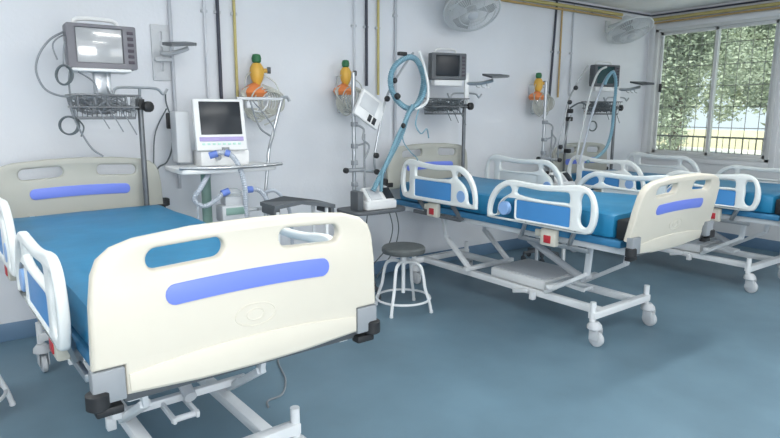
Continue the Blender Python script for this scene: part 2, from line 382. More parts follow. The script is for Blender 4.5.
def make_bed(loc, yaw, label):
    t = thing('hospital_bed', label, 'hospital bed', loc, 'hospital beds', R(yaw), frame=(0, 0, 0))
    # footboard and headboard
    fb = MB().plate(board_shape(), [slot(-.35, -.10, 1.162, 0), slot(.10, .35, 1.162, 0)], .045, .012, XZ(.0))
    lip = [(-.422, .758), (-.422, .815), (-.2, .838), (0, .844), (.2, .838), (.422, .815), (.422, .758), (.2, .742), (0, .738), (-.2, .742)]
    fb.plate(lip, [], .008, .003, XZ(-.0225))
    fb.ring((0, -.0225, .915), .075, .002, (0, 1, 0), ry=.04)
    fb.ring((0, -.0225, .915), .032, .002, (0, 1, 0), ry=.02)
    f = fb.build('footboard', 'cream', t)
    MB().plate(strip_pts(0), [], .006, .002, XZ(-.0245)).build('blue_strip', 'periw', f)
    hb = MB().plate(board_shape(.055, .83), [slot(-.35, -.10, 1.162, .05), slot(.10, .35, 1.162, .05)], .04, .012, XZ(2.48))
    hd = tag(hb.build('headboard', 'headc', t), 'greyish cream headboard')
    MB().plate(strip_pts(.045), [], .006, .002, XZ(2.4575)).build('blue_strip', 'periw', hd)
    for s in (-1, 1):
        br = MB().box((s*.479, 0, .790), (.095, .044, .105), bev=.006).build('corner_bracket', 'gplast', t)
        bm = MB().lathe((s*.512, -.006, .722), [(.026, 0), (.034, .006), (.034, .05), (.026, .056)], 18)
        bm.box((s*.48, .01, .706), (.08, .045, .028), bev=.006)
        bm.build('bumper', 'black', t)
        MB().lathe((s*.535, 2.50, .93), [(.03, 0), (.04, .006), (.04, .05), (.03, .056)], 18).box((s*.50, 2.47, .93), (.06, .05, .04), bev=.005).build('bumper', 'black', t)
    MB().bar((-.43, .035, .725), (.48, .035, .725), .03, .035).build('lower_edge_bar', 'dgrey', t)  # dark grey bar along the underside of the footboard
    # deck, frame
    MB().box((0, 1.25, .775), (.95, 2.32, .05), bev=.01).build('deck', 'deck', t)
    fr = MB()
    for s in (-1, 1): fr.bar((s*.40, .03, .725), (s*.40, 2.46, .725), .04, .05)
    for y in (.08, .75, 1.35, 1.9, 2.4): fr.bar((-.40, y, .725), (.40, y, .725), .035, .035)
    for s in (-1, 1): fr.bar((s*.3, 2.44, .725), (s*.3, 2.44, .95), .03, .03)
    fr.build('frame', 'wmetal', t)
    MB().box((0, .085, .87), (.93, .10, .13), bev=.012).build('foot_end_box', 'black', t)  # black box filling the gap between mattress and footboard
    # side rails: s runs from the arc end towards the board
    def rail(name, ya, dirn, z0):
        o = [(0, .02), (.004, .10), (.03, .17), (.08, .232), (.15, .275), (.22, .292), (.32, .288), (.50, .282), (.64, .29), (.76, .305), (.84, .302), (.90, .268), (.935, .20), (.945, .12), (.925, .045), (.87, .002), (.6, -.002), (.3, 0), (.03, 0)]
        arc = [(.036, .035), (.045, .10), (.08, .17), (.135, .22), (.205, .248), (.232, .232), (.232, .205), (.20, .185), (.15, .155), (.11, .105), (.10, .045), (.07, .03)]
        up = [(.29, .195), (.28, .235), (.31, .25), (.50, .242), (.70, .252), (.735, .235), (.735, .185), (.70, .182), (.50, .178)]
        sl = [(.83, .055), (.815, .09), (.82, .15), (.815, .21), (.835, .255), (.87, .252), (.895, .21), (.90, .13), (.89, .07), (.865, .045)]
        vs = 1.13 if name == 'head_rail' else 1.04
        pn = rrect(.285, .03, .745, .158, .012, 3)
        f2 = lambda P, sm: [(ya+dirn*u, z0+v*vs) for u, v in (smooth2(P, 3) if sm else P)]
        for sd in (-1, 1):
            x = sd*.54
            rl = MB().plate(f2(o, True), [f2(arc, True), f2(up, True), f2(sl, True), f2(pn, False)], .036, .012, YZ(x)).build(name, 'rail', t)
            tag(MB().plate(f2(rrect(.28, .025, .75, .163, .012, 3), False), [], .008, .002, YZ(x-sd*.005)).build('inner_panel', 'rail', rl), 'white inner face of the rail panel')
            MB().plate(f2(rrect(.28, .025, .75, .163, .012, 3), False), [], .008, .002, YZ(x+sd*.005)).build('blue_panel', 'panel', rl)
            MB().lathe((x-.02, ya+dirn*.165, z0+.088), [(.046, 0), (.05, .004), (.05, .036), (.046, .04)], 20, (1, 0, 0)).build('round_panel', 'disc', rl)
            yc = ya+dirn*.55
            lt = MB().box((sd*.50, yc, z0-.075), (.05, .13, .12), bev=.012).box((sd*.47, yc+.10, z0-.06), (.04, .08, .05), bev=.008).build('latch', 'beige', t)
            MB().box((sd*.527, yc, z0-.085), (.008, .06, .055), bev=.004).build('release_handle', 'red', lt)
            am = MB()
            for q in (-.22, .20):
                am.bar((sd*.515, yc+q, z0+.02), (sd*.46, yc+q-dirn*.09, z0-.13), .02, .035, .004)
            am.bar((sd*.47, yc-.30, z0-.125), (sd*.47, yc+.30, z0-.125), .02, .03)
            am.build('rail_arm', 'dgrey' if name == 'head_rail' else 'steel', t)
    rail('foot_rail', 1.17, -1, .815)
    rail('head_rail', 1.29, 1, .85)
    # base, lift, casters
    bs = MB()
    for s in (-1, 1): bs.bar((s*.22, .36, .215), (s*.22, 2.28, .215), .055, .05)
    for y in (.34, 2.28):
        bs.bar((-.36, y, .215), (.36, y, .215), .055, .05)
        for s in (-1, 1): bs.cyl((s*.345, y, .17), (s*.345, y, .31), .021, seg=14)
    bs.build('base_frame', 'wmetal', t)
    for y in (.34, 2.28):
        for s in (-1, 1):
            x = s*.345; yy = y-.02
            ca = MB().lathe((x, yy, .115), [(.03, 0), (.052, .012), (.05, .035), (.028, .06)], 18)
            for q in (-1, 1): ca.box((x+q*.027, yy-.012, .09), (.006, .07, .085), bev=.002)
            co = ca.build('caster', 'lgrey', t)
            MB().lathe((x-.019, yy-.02, .055), [(.02, 0), (.044, .001), (.055, .008), (.055, .030), (.044, .037), (.02, .038)], 22, (1, 0, 0)).build('wheel', 'lgrey', co)
    lf = MB(); lh = MB()
    for s in (-1, 1):
        lf.bar((s*.25, .82, .25), (s*.25, .46, .47), .045, .03); lf.bar((s*.25, .47, .46), (s*.27, .44, .70), .024, .045)
        lh.bar((s*.25, 1.62, .245), (s*.25, 1.95, .50), .045, .03); lh.bar((s*.25, 1.94, .49), (s*.27, 1.98, .70), .024, .045)
    lf.bar((-.31, .76, .31), (.31, .76, .31), .035, .035); lh.bar((-.31, 1.64, .26), (.31, 1.64, .26), .035, .035)
    for x in (-.10, .0): lf.bar((x, .76, .30), (x, .58, .29), .016, .03)
    lf.cyl((-.11, .60, .29), (.01, .60, .29), .014)
    lf.build('lift_arms', 'wmetal', t); lh.build('lift_arms', 'wmetal', t)
    MB().cyl((0, .66, .34), (0, 1.2, .56), .028).cyl((0, 1.2, .56), (0, 1.45, .66), .018).build('actuator', 'lgrey', t)
    cv = MB().box((.0, 1.12, .285), (.48, .56, .075), bev=.012).build('base_cover', 'vwhite', t)
    MB().box((.0, 1.12, .327), (.45, .53, .010), bev=.004).build('cover_top', 'lgrey', cv)
    MB().bar((-.27, .98, .225), (-.27, 1.12, .19), .03, .03).bar((-.30, .92, .20), (-.26, .92, .20), .04, .06).build('brake_pedal', 'wmetal', t)
    return t
def bed_pt(loc, yaw, x, y, z=0):
    a = R(yaw); return (loc[0]+x*math.cos(a)-y*math.sin(a), loc[1]+x*math.sin(a)+y*math.cos(a), z)
BEDS = [((.76, 1.9, 0), 3.7), ((3.81, 2.12, 0), 2.3), ((6.04, 2.10, 0), .5)]
BL = ['cream hospital bed at the front left, its footboard nearest the camera', 'white hospital bed in the middle, with the round stool beside its headboard end', 'white hospital bed on the right, below the window']
proto = make_bed(BEDS[1][0], BEDS[1][1], BL[1])
twins = [proto]
for i in (0, 2):
    c = copy_tree(proto); c.location = BEDS[i][0]; c.rotation_euler = (0, 0, R(BEDS[i][1])); c['label'] = BL[i]; twins.append(c)
def kind(o): return o.name.split('.')[0]
for o in list(twins[1].children):            # front left bed: right side rails let down, no cover over the base
    if kind(o) in ('head_rail', 'foot_rail') and o.location.x > 0: o.location.z -= .30 if kind(o) == 'head_rail' else .07
    if kind(o) == 'base_cover':
        for k in list(o.children): bpy.data.objects.remove(k)
        bpy.data.objects.remove(o)
for o in list(twins[0].children):            # middle bed: footboard leans outward
    if kind(o) == 'footboard': o.rotation_euler.x = R(11); o.location.z -= .035; o.location.y -= .0
for o in list(twins[2].children):            # bed below the window is let down a little
    if kind(o) not in ('base_frame', 'caster', 'base_cover', 'brake_pedal', 'lift_arms', 'actuator'): o.location.z -= .05
# mattresses
def mattress():
    m = MB(); m.box((0, 0, .083), (.945, 2.22, .166), bev=.035)
    bmesh.ops.subdivide_edges(m.b, edges=[e for e in m.b.edges if e.calc_length() > .5], cuts=14, use_grid_fill=True)
    for v in m.b.verts:
        if v.co.z > .12: v.co.z += .012*noise.noise(v.co*2.3)+.004*noise.noise(v.co*9)
    return m
mm = mattress().build('mattress', 'matt')
ML = ['blue vinyl mattress on the front left bed', 'blue vinyl mattress on the middle bed', 'blue vinyl mattress on the bed below the window']
for i, (loc, yaw) in enumerate(BEDS):
    o = mm if i == 0 else mm.copy()
    if i: C.objects.link(o)
    o.location = bed_pt(loc, yaw, 0, 1.255, .80 if i < 2 else .75); o.rotation_euler = (0, 0, R(yaw)); tag(o, ML[i], 'mattress', 'mattresses')

# ---------------------------------------------------------------- pipes
def pipe(name, pts, r, m, label, clips=(), n=1, wall='b'):
    o = tag(MB().tube(pts, r, seg=10, n=n).build(name, m), label, 'pipe')
    for (x, y, z, ax) in clips:
        k = MB(); k.box((x, y+.012, z) if wall == 'b' else (x+.012, y, z), (.05, .03, .022) if ax == 'z' else ((.022, .03, .05) if wall == 'b' else (.03, .022, .05)), bev=.003).build('pipe_clip', 'lgrey', o)
yw = Y1-.025
def drop(x, r, z0, m, label, name='wall_pipe', zc=2.37, zt=None):
    pipe(name, [(x, yw, z0), (x, yw, zt or H-.001)], r, m, label, [(x, yw, zc, 'z')])
drop(1.36, .014, 1.0, 'pgry', 'grey conduit on the wall beside the white bracket plate', 'conduit', 2.6)
drop(1.625, .011, 1.55, 'pwht', 'white wall pipe, leftmost of three above the ventilator screen')
drop(1.73, .014, 1.70, 'pblk', 'dark wall pipe ending above the ventilator screen')
drop(1.865, .012, 1.60, 'pyel', 'yellow wall pipe ending behind the ventilator screen')
drop(2.995, .009, 1.75, 'pwht', 'white wall pipe above the middle orange flowmeter')
drop(3.125, .013, 1.84, 'pblk', 'dark wall pipe right of the middle orange flowmeter')
drop(3.255, .012, 1.76, 'pyel', 'yellow wall pipe left of the looped blue hose')
drop(3.455, .013, 1.3, 'pgry', 'grey conduit behind the looped blue hose', 'conduit', 2.5)
pipe('wall_pipe', [(5.69, yw, 1.75), (5.73, yw, 2.6), (5.74, yw, H-.001)], .013, 'pblk', 'dark wall pipe between the two wall fans', [(5.715, yw, 2.3, 'z')], n=5)
drop(5.84, .011, 1.78, 'pora', 'ochre wall pipe beside the dark pipe between the fans', 'wall_pipe', 2.3, 2.80)
drop(6.05, .009, 1.8, 'pgry', 'thin grey conduit rightmost between the two wall fans', 'conduit', 2.3, 2.86)
pipe('gas_pipe', [(4.3, yw-.01, 2.825), (6.98, yw-.01, 2.825)], .02, 'pyel', 'yellow pipe running along the top of the back wall', [(x, yw-.01, 2.825, 'x') for x in (5.2, 6.4)])
pipe('gas_pipe', [(4.3, yw-.01, 2.782), (6.98, yw-.01, 2.782)], .013, 'pora', 'thin ochre pipe just under the yellow pipe, back wall')
pipe('cable_pipe', [(4.3, yw, 2.872), (7.64, yw, 2.872)], .010, 'pblk', 'thin dark pipe under the ceiling, back wall')
xw = X1-.03
pipe('gas_pipe', [(xw-.01, 4.78, 2.815), (xw-.01, 1.5, 2.815)], .021, 'pyel', 'yellow pipe running above the window', [(xw-.01, y, 2.815, 'x') for y in (4.3, 3.3)], wall='r')
pipe('gas_pipe', [(xw-.01, 4.78, 2.770), (xw-.01, 1.5, 2.770)], .012, 'pora', 'thin ochre pipe just under the yellow pipe above the window', [], wall='r')
pipe('cable_pipe', [(xw, 4.8, 2.872), (xw, 1.5, 2.872)], .011, 'pblk', 'thin dark pipe under the ceiling above the window')

# ---------------------------------------------------------------- oxygen flowmeters on the wall
def flowmeter(loc, label, sc=1.0):
    x, y, z = 0, 0, 0
    t = thing('oxygen_flowmeter', label, 'flowmeter', loc, 'oxygen flowmeters', frame=(0, 0, 0)); t.scale = (sc,)*3
    MB().box((0, .07, .02), (.07, .10, .10), bev=.008).build('wall_outlet', 'lgrey', t)
    MB().lathe((0, 0, .14), [(.02, 0), (.032, .01), (.035, .035), (.028, .06), (.012, .065)], 14).build('valve_knob', 'green', t)
    am = MB().lathe((0, 0, -.02), [(.02, 0), (.045, .05), (.052, .09), (.048, .13), (.03, .16)], 16)
    am.cyl((0, 0, .08), (.07, -.02, .09), .016); am.build('regulator', 'amber', t)
    MB().lathe((.085, -.02, .092), [(.024, -.012), (.024, .012)], 14, (1, -.3, 0)).build('gauge', 'dgrey', t)
    MB().lathe((-.03, -.01, -.10), [(.075, 0), (.095, .03), (.085, .055), (.04, .085), (.012, .1)], 18).build('bottle_cap', 'orange', t)
    MB().lathe((-.03, -.01, -.26), [(.04, 0), (.058, .012), (.062, .08), (.062, .16)], 18).build('bottle', 'bottle', t)
    tb = MB()
    for k in range(4): tb.ring((.02+.02*k, -.07-.006*k, -.14), .115-.012*k, .0055, (.15*k-.2, 1, .1))
    for k in range(7):
        tb.tube([(-.05, -.02, -.02), (-.10-.01*k, -.04-.008*k, -.08), (-.12+.012*k, -.05-.006*k, -.2), (-.03, -.06, -.28+.02*k), (.05+.018*k, -.05, -.2), (.07+.018*k, -.04, -.08), (.03, -.02, -.01)], .0055, seg=6, n=6)
    tb.tube([(.05, 0, .06), (.13, -.03, 0), (.16, -.04, -.12), (.12, -.05, -.25), (.02, -.06, -.30)], .005, seg=6, n=6)
    tb.tube([(-.04, 0, .08), (-.10, -.03, .03), (-.11, -.03, -.06)], .005, seg=6, n=6)
    tb.build('coiled_tube', 'coilm', t)
    return t
fm = flowmeter((2.0, 4.72, 1.83), 'orange oxygen flowmeter with green knob above the left ventilator')
for loc, lab in (((2.84, 4.72, 1.85), 'orange oxygen flowmeter with green knob beside the looped blue hose'), ((5.38, 4.72, 1.84), 'orange oxygen flowmeter with green knob between the middle and right beds')):
    c = copy_tree(fm); c.location = loc; c['label'] = lab
fm.scale = (1.12,)*3
for o in list(C.objects):
    if o.name == 'oxygen_flowmeter.001': o.scale = (1.0, 1.0, 1.0)

# ---------------------------------------------------------------- wall fans
def fan(loc, normal, label, R_=.27):
    t = thing('wall_fan', label, 'fan', loc, 'wall fans', frame=loc)
    L = Vector(loc); n = Vector(normal).normalized(); u = n.orthogonal().normalized(); v = n.cross(u)
    cg = MB()
    for s, rr, d in ((1, R_, .0), (1, R_*.8, .04), (1, R_*.5, .065), (-1, R_*.8, .05), (-1, R_*.5, .075)):
        cg.ring(L+n*s*d, rr, .004 if d else .009, n)
    for k in range(60):
        a = 2*math.pi*k/60; e = u*math.cos(a)+v*math.sin(a)
        cg.tube([L+n*.07+e*.05, L+n*.062+e*R_*.5, L+n*.035+e*R_*.8, L+e*R_], .0022, seg=5, n=2)
        cg.tube([L-n*.08+e*.05, L-n*.072+e*R_*.5, L-n*.045+e*R_*.8, L+e*R_], .0022, seg=5, n=2)
    cg.build('cage', 'fanm', t)
    hb = MB().lathe(L+n*.05, [(.03, 0), (.05, .01), (.05, .025), (.03, .032)], 18, n).build('badge', 'lgrey', t)
    bl = MB()
    for k in range(3):
        a = 2*math.pi*k/3+.4; pts = []
        for (rr, da, dn) in ((.05, -.3, -.02), (.22, -.38, -.03), (.24, 0, -.01), (.22, .42, .02), (.05, .4, .015)):
            e = u*math.cos(a+da)+v*math.sin(a+da); pts.append(L+e*rr+n*dn)
        bl.poly(pts, n*.004)
    bl.cyl(L-n*.04, L+n*.03, .045); bl.build('blades', 'fanb', t)
    wallp = Vector((L.x+.02, Y1, L.z+.02))
    MB().lathe(L-n*.19, [(.045, 0), (.06, .02), (.06, .10), (.04, .115)], 18, n).build('motor', 'fanm', t)
    a0 = L-n*.15
    MB().tube([a0, Vector((a0.x, (a0.y+Y1)/2, a0.z-.03)), Vector((a0.x, Y1-.02, a0.z-.05))], .018, n=4).build('arm', 'fanm', t)
    MB().box((a0.x, Y1-.012, a0.z-.05), (.10, .024, .14), bev=.006).build('wall_plate', 'fanm', t)
    return t
fan((4.09, 4.45, 2.56), (-.25, -.55, -.80), 'pale round wall fan above the dark monitor of the middle bed')
fan((6.72, 4.50, 2.58), (-.12, -.45, -.88), 'pale round wall fan in the corner beside the window')

# ---------------------------------------------------------------- monitor poles, baskets
def mpole(loc, rot, label, zb):
    """pole standing in the bed's corner socket; modelled about its foot"""
    t = thing('equipment_pole', label, 'equipment pole', loc, 'equipment poles at the bed heads', rot, frame=(0, 0, 0))
    MB().cyl((0, 0, 0), (0, 0, zb+.06), .018).build('pole', 'dsteel', t)
    MB().lathe((0.03, -.03, zb), [(.02, 0), (.036, .01), (.036, .04), (.02, .05)], 12, (.4, -1, 0)).cyl((0, 0, zb-.02), (0, 0, zb+.05), .03).build('clamp_knob', 'black', t)
    bk = MB(); x0, x1, y0, y1, z0, z1 = -.43, -.03, -.15, .10, zb-.08, zb+.07
    for z, i in ((z1, 0), ((z0+z1)/2, .01), (z0+.01, .03)):
        c = [(x0+i, y0+i, z), (x1-i, y0+i, z), (x1-i, y1-i, z), (x0+i, y1-i, z)]
        bk.tube(c, .005, seg=6, n=1, closed=True)
    for k in range(13):
        x = x0+.03+(x1-x0-.06)*k/12
        bk.tube([(x, y0, z1), (x, y0+.03, z0), (x, y1-.03, z0), (x, y1, z1)], .0022, seg=5, n=1)
    for k in range(7):
        y = y0+.03+(y1-y0-.06)*k/6
        bk.tube([(x0, y, z1), (x0+.03, y, z0), (x1-.03, y, z0), (x1, y, z1)], .0022, seg=5, n=1)
    bk.box(((x0+x1)/2, (y0+y1)/2, z0+.006), (x1-x0-.06, y1-y0-.06, .008))
    bk.build('basket', 'dsteel', t)
    lw = MB(); rnd = random.Random(int(loc[0]*10))
    for k in range(20):
        cx, cy = rnd.uniform(x0+.09, x1-.09), rnd.uniform(y0+.06, y1-.06)
        pts = [(min(max(cx+rnd.uniform(-.12, .12), x0+.02), x1-.02), cy+rnd.uniform(-.05, .05), z0+.03+rnd.uniform(0, .12)) for _ in range(7)]
        lw.tube(pts, .006, seg=6, n=5)
    for k in range(3): lw.tube([(x0+.15+.06*k, y0, z0+.06), (x0+.17+.07*k, y0-.02, z0), (x0+.20+.08*k, y0-.02, z0-.06-.02*k)], .004, seg=6, n=4)
    lw.build('bundled_leads', 'gcable' if loc[0] < 2 else 'cable', t)
    hb = MB().tube([(-.20, -.02, zb+.125), (-.17, -.02, zb+.075), (-.14, -.02, zb+.12), (0, -.02, zb+.125), (.11, -.02, zb+.12), (.15, -.02, zb+.085), (.18, -.02, zb+.12)], .009, n=4)
    hb.cyl((0, 0, zb+.03), (0, -.02, zb+.125), .01); hb.build('handle_bar', 'steel', t)
    return t
def tray_arm(t, pts, tray, plate=None):
    a = MB().tube(pts, .017, n=3); a.build('arm', 'steel', t)
    x, y, z = tray
    tr_ = MB().poly([(x-.12, y-.12, z-.02), (x+.04, y-.14, z-.01), (x+.11, y-.06, z), (x+.10, y+.10, z+.02), (x-.09, y+.12, z+.02)], (0, 0, .02))
    tr_.build('tray', 'dgrey', t)
p1 = bed_pt(*BEDS[0], .385, 2.40, .83)
t = mpole(p1, 0, 'dark equipment pole with cable basket at the head of the front left bed', .80)
p2 = bed_pt(*BEDS[1], .385, 2.40, .83)
t2 = mpole(p2, R(-14), 'dark equipment pole with cable basket at the head of the middle bed', .83)
p3 = bed_pt(*BEDS[2], .515, 2.40, .83)
t3 = mpole(p3, R(-14), 'dark equipment pole with cable basket at the head of the bed below the window', .83)
for tt in (t2, t3):
    MB().box((0.0, -.035, 1.0), (.05, .02, .30), bev=.004).build('back_plate', 'vwhite', tt)
    tray_arm(tt, [(0, -.03, 1.05), (.12, -.08, 1.05), (.24, -.13, 1.08)], (.27, -.14, 1.11))
    hk = MB()
    for x in (.08, .14, .20): hk.tube([(x, -.08, 1.06), (x, -.09, 1.02), (x+.03, -.10, 1.01)], .005, n=3)
    hk.build('hook', 'steel', tt)

# patient monitors, front faces -y, foot at origin
def monitor(loc, rot, label, W, Hh, D, body, scr, crt=False):
    t = thing('patient_monitor', label, 'patient monitor', loc, 'patient monitors', rot, frame=(0, 0, 0))
    z0 = .16 if crt else .06
    b = MB().box((0, 0, z0+Hh/2), (W, D*.45, Hh), bev=.012)
    b.box((0, D*.36, z0+Hh/2), (W*.8, D*.4, Hh*.82), bev=.02)
    b.build('housing', body, t)
    yf = -D*.225
    MB().plate(rrect(-W/2, z0, W/2, z0+Hh, .012), [rrect(-W*.38, z0+Hh*.13, W*.30, z0+Hh*.92, .008)], .02, .003, XZ(yf-.005)).build('bezel', body, t)
    MB().box((-W*.04, yf-.001, z0+Hh*.525), (W*.66, .012, Hh*.78), bev=.003).build('screen', scr, t)
    bt = MB()
    for k in range(6): bt.box((W*.41, yf-.018, z0+Hh*(.17+.135*k)), (W*.09, .008, Hh*.075), bev=.002)
    bt.build('button', 'btn', t)
    MB().tube([(-W*.36, 0, z0+Hh-.005), (-W*.30, 0, z0+Hh+.035), (W*.20, 0, z0+Hh+.035), (W*.26, 0, z0+Hh-.005)], .011 if not crt else .014, n=3).build('carry_handle', 'vwhite', t)
    if crt:
        MB().box((-.02, -.02, z0-.012), (W*.85, D*.8, .02), bev=.006).build('base_plate', 'vwhite', t)
        MB().box((-.02, 0, .07), (.075, .07, .14), bev=.008).box((.03, .01, .07), (.03, .06, .14), bev=.004).build('pedestal', 'steel', t)
    else:
        MB().box((0, 0, .03), (W*.8, D*.5, .055), bev=.006).build('base_plate', 'vwhite', t)
    return t
ma = monitor((.775, 4.33, 1.705), R(0), 'large grey boxy monitor with pale reflecting screen at the left', .405, .27, .28, 'mongrey', 'crt', True)
c = MB()
def rel(o, pts):      # world points -> the thing's modelling frame (about its own foot, turned back)
    m = (Matrix.Translation(o.location) @ Matrix.Rotation(o.rotation_euler.z, 4, 'Z')).inverted()
    return [m @ Vector(p) for p in pts]
A = lambda P: rel(ma, P)
c.tube(A([(.60, 4.35, 2.1), (.49, 4.3, 2.03), (.42, 4.3, 1.93), (.40, 4.3, 1.83), (.44, 4.3, 1.73), (.53, 4.28, 1.69), (.62, 4.26, 1.70)]), .007, n=6)
c.tube(A([(.60, 4.33, 2.08), (.53, 4.3, 2.04), (.50, 4.3, 1.99), (.52, 4.3, 1.91)]), .005, n=6)
c.tube(A([(.60, 4.33, 2.05), (.56, 4.25, 2.01), (.535, 4.19, 1.87)]), .005, n=6)
c.tube(A([(.60, 4.30, 1.90), (.57, 4.27, 1.80), (.57, 4.27, 1.67), (.58, 4.27, 1.56), (.62, 4.27, 1.45), (.67, 4.27, 1.36), (.73, 4.27, 1.31)]), .006, n=6)
c.tube(A([(.62, 4.24, 1.84), (.70, 4.22, 1.78), (.72, 4.22, 1.70)]), .005, n=6)
c.build('signal_cable', 'gcable', ma)
c = MB()
for k in range(4): c.ring(A([(.535, 4.18+.008*k, 1.815)])[0], .046-.003*k, .006, (.2, 1, .1), ry=.058)
tag(c.build('coiled_lead', 'cable', ma), 'dark green coiled lead hanging from the left monitor')
c = MB()
for k in range(3): c.ring(A([(.55, 4.28+.008*k, 1.51)])[0], .056-.004*k, .006, (.2, 1, .1), ry=.056)
c.tube(A([(.60, 4.28, 1.55), (.63, 4.27, 1.50), (.61, 4.27, 1.44)]), .005, n=5)
c.build('coiled_lead', 'cable', ma)
def mon2(p, rot, label, scr):
    a = rot; x, y, z = p; dx = -.21
    return monitor((x+dx*math.cos(a), y+dx*math.sin(a)-.01, z+1.02), a, label, .37, .25, .17, 'dgrey', scr)
mb_ = mon2(p2, R(-14), 'black flat monitor with dark screen behind the middle bed', 'dark')
mc_ = mon2(p3, R(-14), 'black flat monitor with dark teal screen beside the window corner', 'teal')

# white bracket plate with tray at the left
t = thing('wall_bracket', 'white slotted wall bracket with small grey tray, right of the large grey monitor', 'wall bracket', (1.285, 4.83, 1.83), None, 0, frame=(1.285, 4.83, 1.83))
pl = MB().plate(rrect(1.215, 1.83, 1.355, 2.24, .006), [rrect(1.277, 1.90+.11*k, 1.293, 1.97+.11*k, .006) for k in range(3)], .014, .003, XZ(4.831))
for x in (1.235, 1.335):
    for z in (1.86, 2.20): pl.cyl((x, 4.82, z), (x, 4.815, z), .008, seg=8)
pl.build('plate', 'lgrey', t)
MB().tube([(1.285, 4.81, 2.03), (1.30, 4.70, 2.02), (1.36, 4.62, 2.035), (1.42, 4.60, 2.06)], .016, n=4).box((1.285, 4.79, 1.985), (.12, .03, .03), bev=.005).build('arm', 'lgrey', t)
MB().poly([(1.25, 4.42, 2.045), (1.41, 4.42, 2.06), (1.45, 4.50, 2.07), (1.42, 4.66, 2.09), (1.25, 4.66, 2.075)], (0, 0, .022)).build('tray', 'dgrey', t)

# power adapter with its cable on the wall
t = thing('power_adapter', 'small black plug adapter hanging on a dark cable by the wall', 'adapter', (1.275, 4.79, 1.5), frame=(1.275, 4.79, 1.5))
MB().box((1.29, 4.70, 1.53), (.065, .05, .12), bev=.01).build('body', 'black', t)
MB().tube([(1.30, 4.72, 1.46), (1.29, 4.72, 1.32), (1.24, 4.7, 1.22), (1.17, 4.68, 1.18), (1.13, 4.66, 1.07), (1.15, 4.66, .93), (1.17, 4.66, .7)], .006, n=6).tube([(1.30, 4.72, 1.56), (1.28, 4.76, 1.66), (1.29, 4.80, 1.75)], .006, n=5).tube([(1.29, 4.80, 1.62), (1.19, 4.76, 1.45), (1.16, 4.75, 1.25), (1.14, 4.74, .9)], .005, n=5).build('cable', 'cable', t)

# ---------------------------------------------------------------- left ventilator on its cart
fr0 = (1.53, 4.3, 0)
t = thing('ventilator', 'white ventilator with tilted dark screen on a cart beside the front left bed', 'ventilator', fr0, 'ventilators', frame=fr0)
rz = Matrix.Rotation(R(-6), 3, 'Z') @ Matrix.Rotation(R(-12), 3, 'X')
def T(p, c=(1.505, 4.25, 1.505)): return Vector(c)+rz @ Vector(p)
scn = MB().box(T((0, 0, 0)), (.36, .05, .37), rz, .012).build('display_housing', 'vwhite', t)
MB().box(T((.005, -.027, .045)), (.29, .008, .235), rz, .003).build('screen', 'dark', scn)
MB().box(T((0, -.028, -.105)), (.31, .006, .03), rz, .002).build('key_strip', 'lilac', scn)
kk = MB()
for k in range(8): kk.box(T((-.13+.036*k, -.029, -.14)), (.02, .006, .014), rz, .002)
kk.build('key_row', 'mint', scn)
MB().box((1.53, 4.32, 1.27), (.36, .20, .11), bev=.015).box((1.50, 4.30, 1.36), (.10, .12, .12), bev=.01).build('body', 'vwhite', t)
MB().cyl((1.52, 4.20, 1.31), (1.52, 4.20, 1.35), .03).cyl((1.46, 4.19, 1.28), (1.46, 4.17, 1.28), .02).build('connector', 'gplast', t)
bx = MB().box((1.275, 4.42, 1.42), (.10, .14, .36), bev=.01).build('side_unit', 'lgrey', t)
ty = MB().plate(smooth2([(1.16, 4.15), (1.17, 4.05), (1.30, 4.02), (1.6, 4.02), (1.82, 4.06), (1.87, 4.15), (1.87, 4.4), (1.8, 4.46), (1.22, 4.46), (1.16, 4.4)], 3), [], .035, .008, Matrix.Translation((0, 0, 1.20)))
ty.build('tray', 'vwhite', t)
tr2 = MB().tube([(1.15, 4.06, 1.225), (1.4, 3.99, 1.222), (1.65, 3.99, 1.222), (1.89, 4.06, 1.225)], .012, n=4).build('tray_rail', 'steel', t)
pl = MB().cyl((1.42, 4.36, .16), (1.42, 4.36, 1.19), .035); pl.build('column', 'greenc', t)
bs = MB()
for a in range(5):
    e = (1.45+.30*math.cos(a*1.256+.3), 4.30+.28*math.sin(a*1.256+.3))
    bs.bar((1.45, 4.30, .13), (*e, .10), .05, .035)
    bs.lathe((e[0]-.012, e[1], .04), [(.02, 0), (.04, .003), (.04, .021), (.02, .024)], 16, (1, 0, 0))
    bs.cyl((*e, .04), (*e, .10), .012, seg=8)
bs.cyl((1.45, 4.31, .10), (1.42, 4.35, .2), .045); bs.build('base', 'lgrey', t)
MB().tube([(1.86, 4.30, 1.0), (1.90, 4.3, 1.32), (2.02, 4.3, 1.71)], .013, n=1).tube([(2.00, 4.3, 1.70), (2.05, 4.28, 1.71), (2.07, 4.28, 1.68)], .013, n=3).cyl((1.86, 4.3, .14), (1.86, 4.3, 1.0), .015).build('hose_arm', 'steel', t)
hk = MB().box((1.83, 4.28, 1.695), (.36, .03, .02), bev=.004).tube([(1.74, 4.28, 1.69), (1.76, 4.27, 1.62), (1.82, 4.27, 1.60), (1.87, 4.27, 1.63), (1.90, 4.28, 1.69)], .006, n=4)
hk.box((1.76, 4.28, 1.65), (.09, .06, .05), bev=.008)
hk.build('cup_holder', 'lgrey', t)
MB().tube([(1.74, 4.25, 1.68), (1.78, 4.25, 1.55), (1.82, 4.25, 1.47), (1.90, 4.27, 1.42)], .007, n=5).tube([(1.76, 4.25, 1.68), (1.86, 4.24, 1.56), (1.92, 4.24, 1.45), (1.86, 4.24, 1.30), (1.84, 4.2, 1.24)], .005, n=5).build('thin_cable', 'gcable', t)
h = MB()
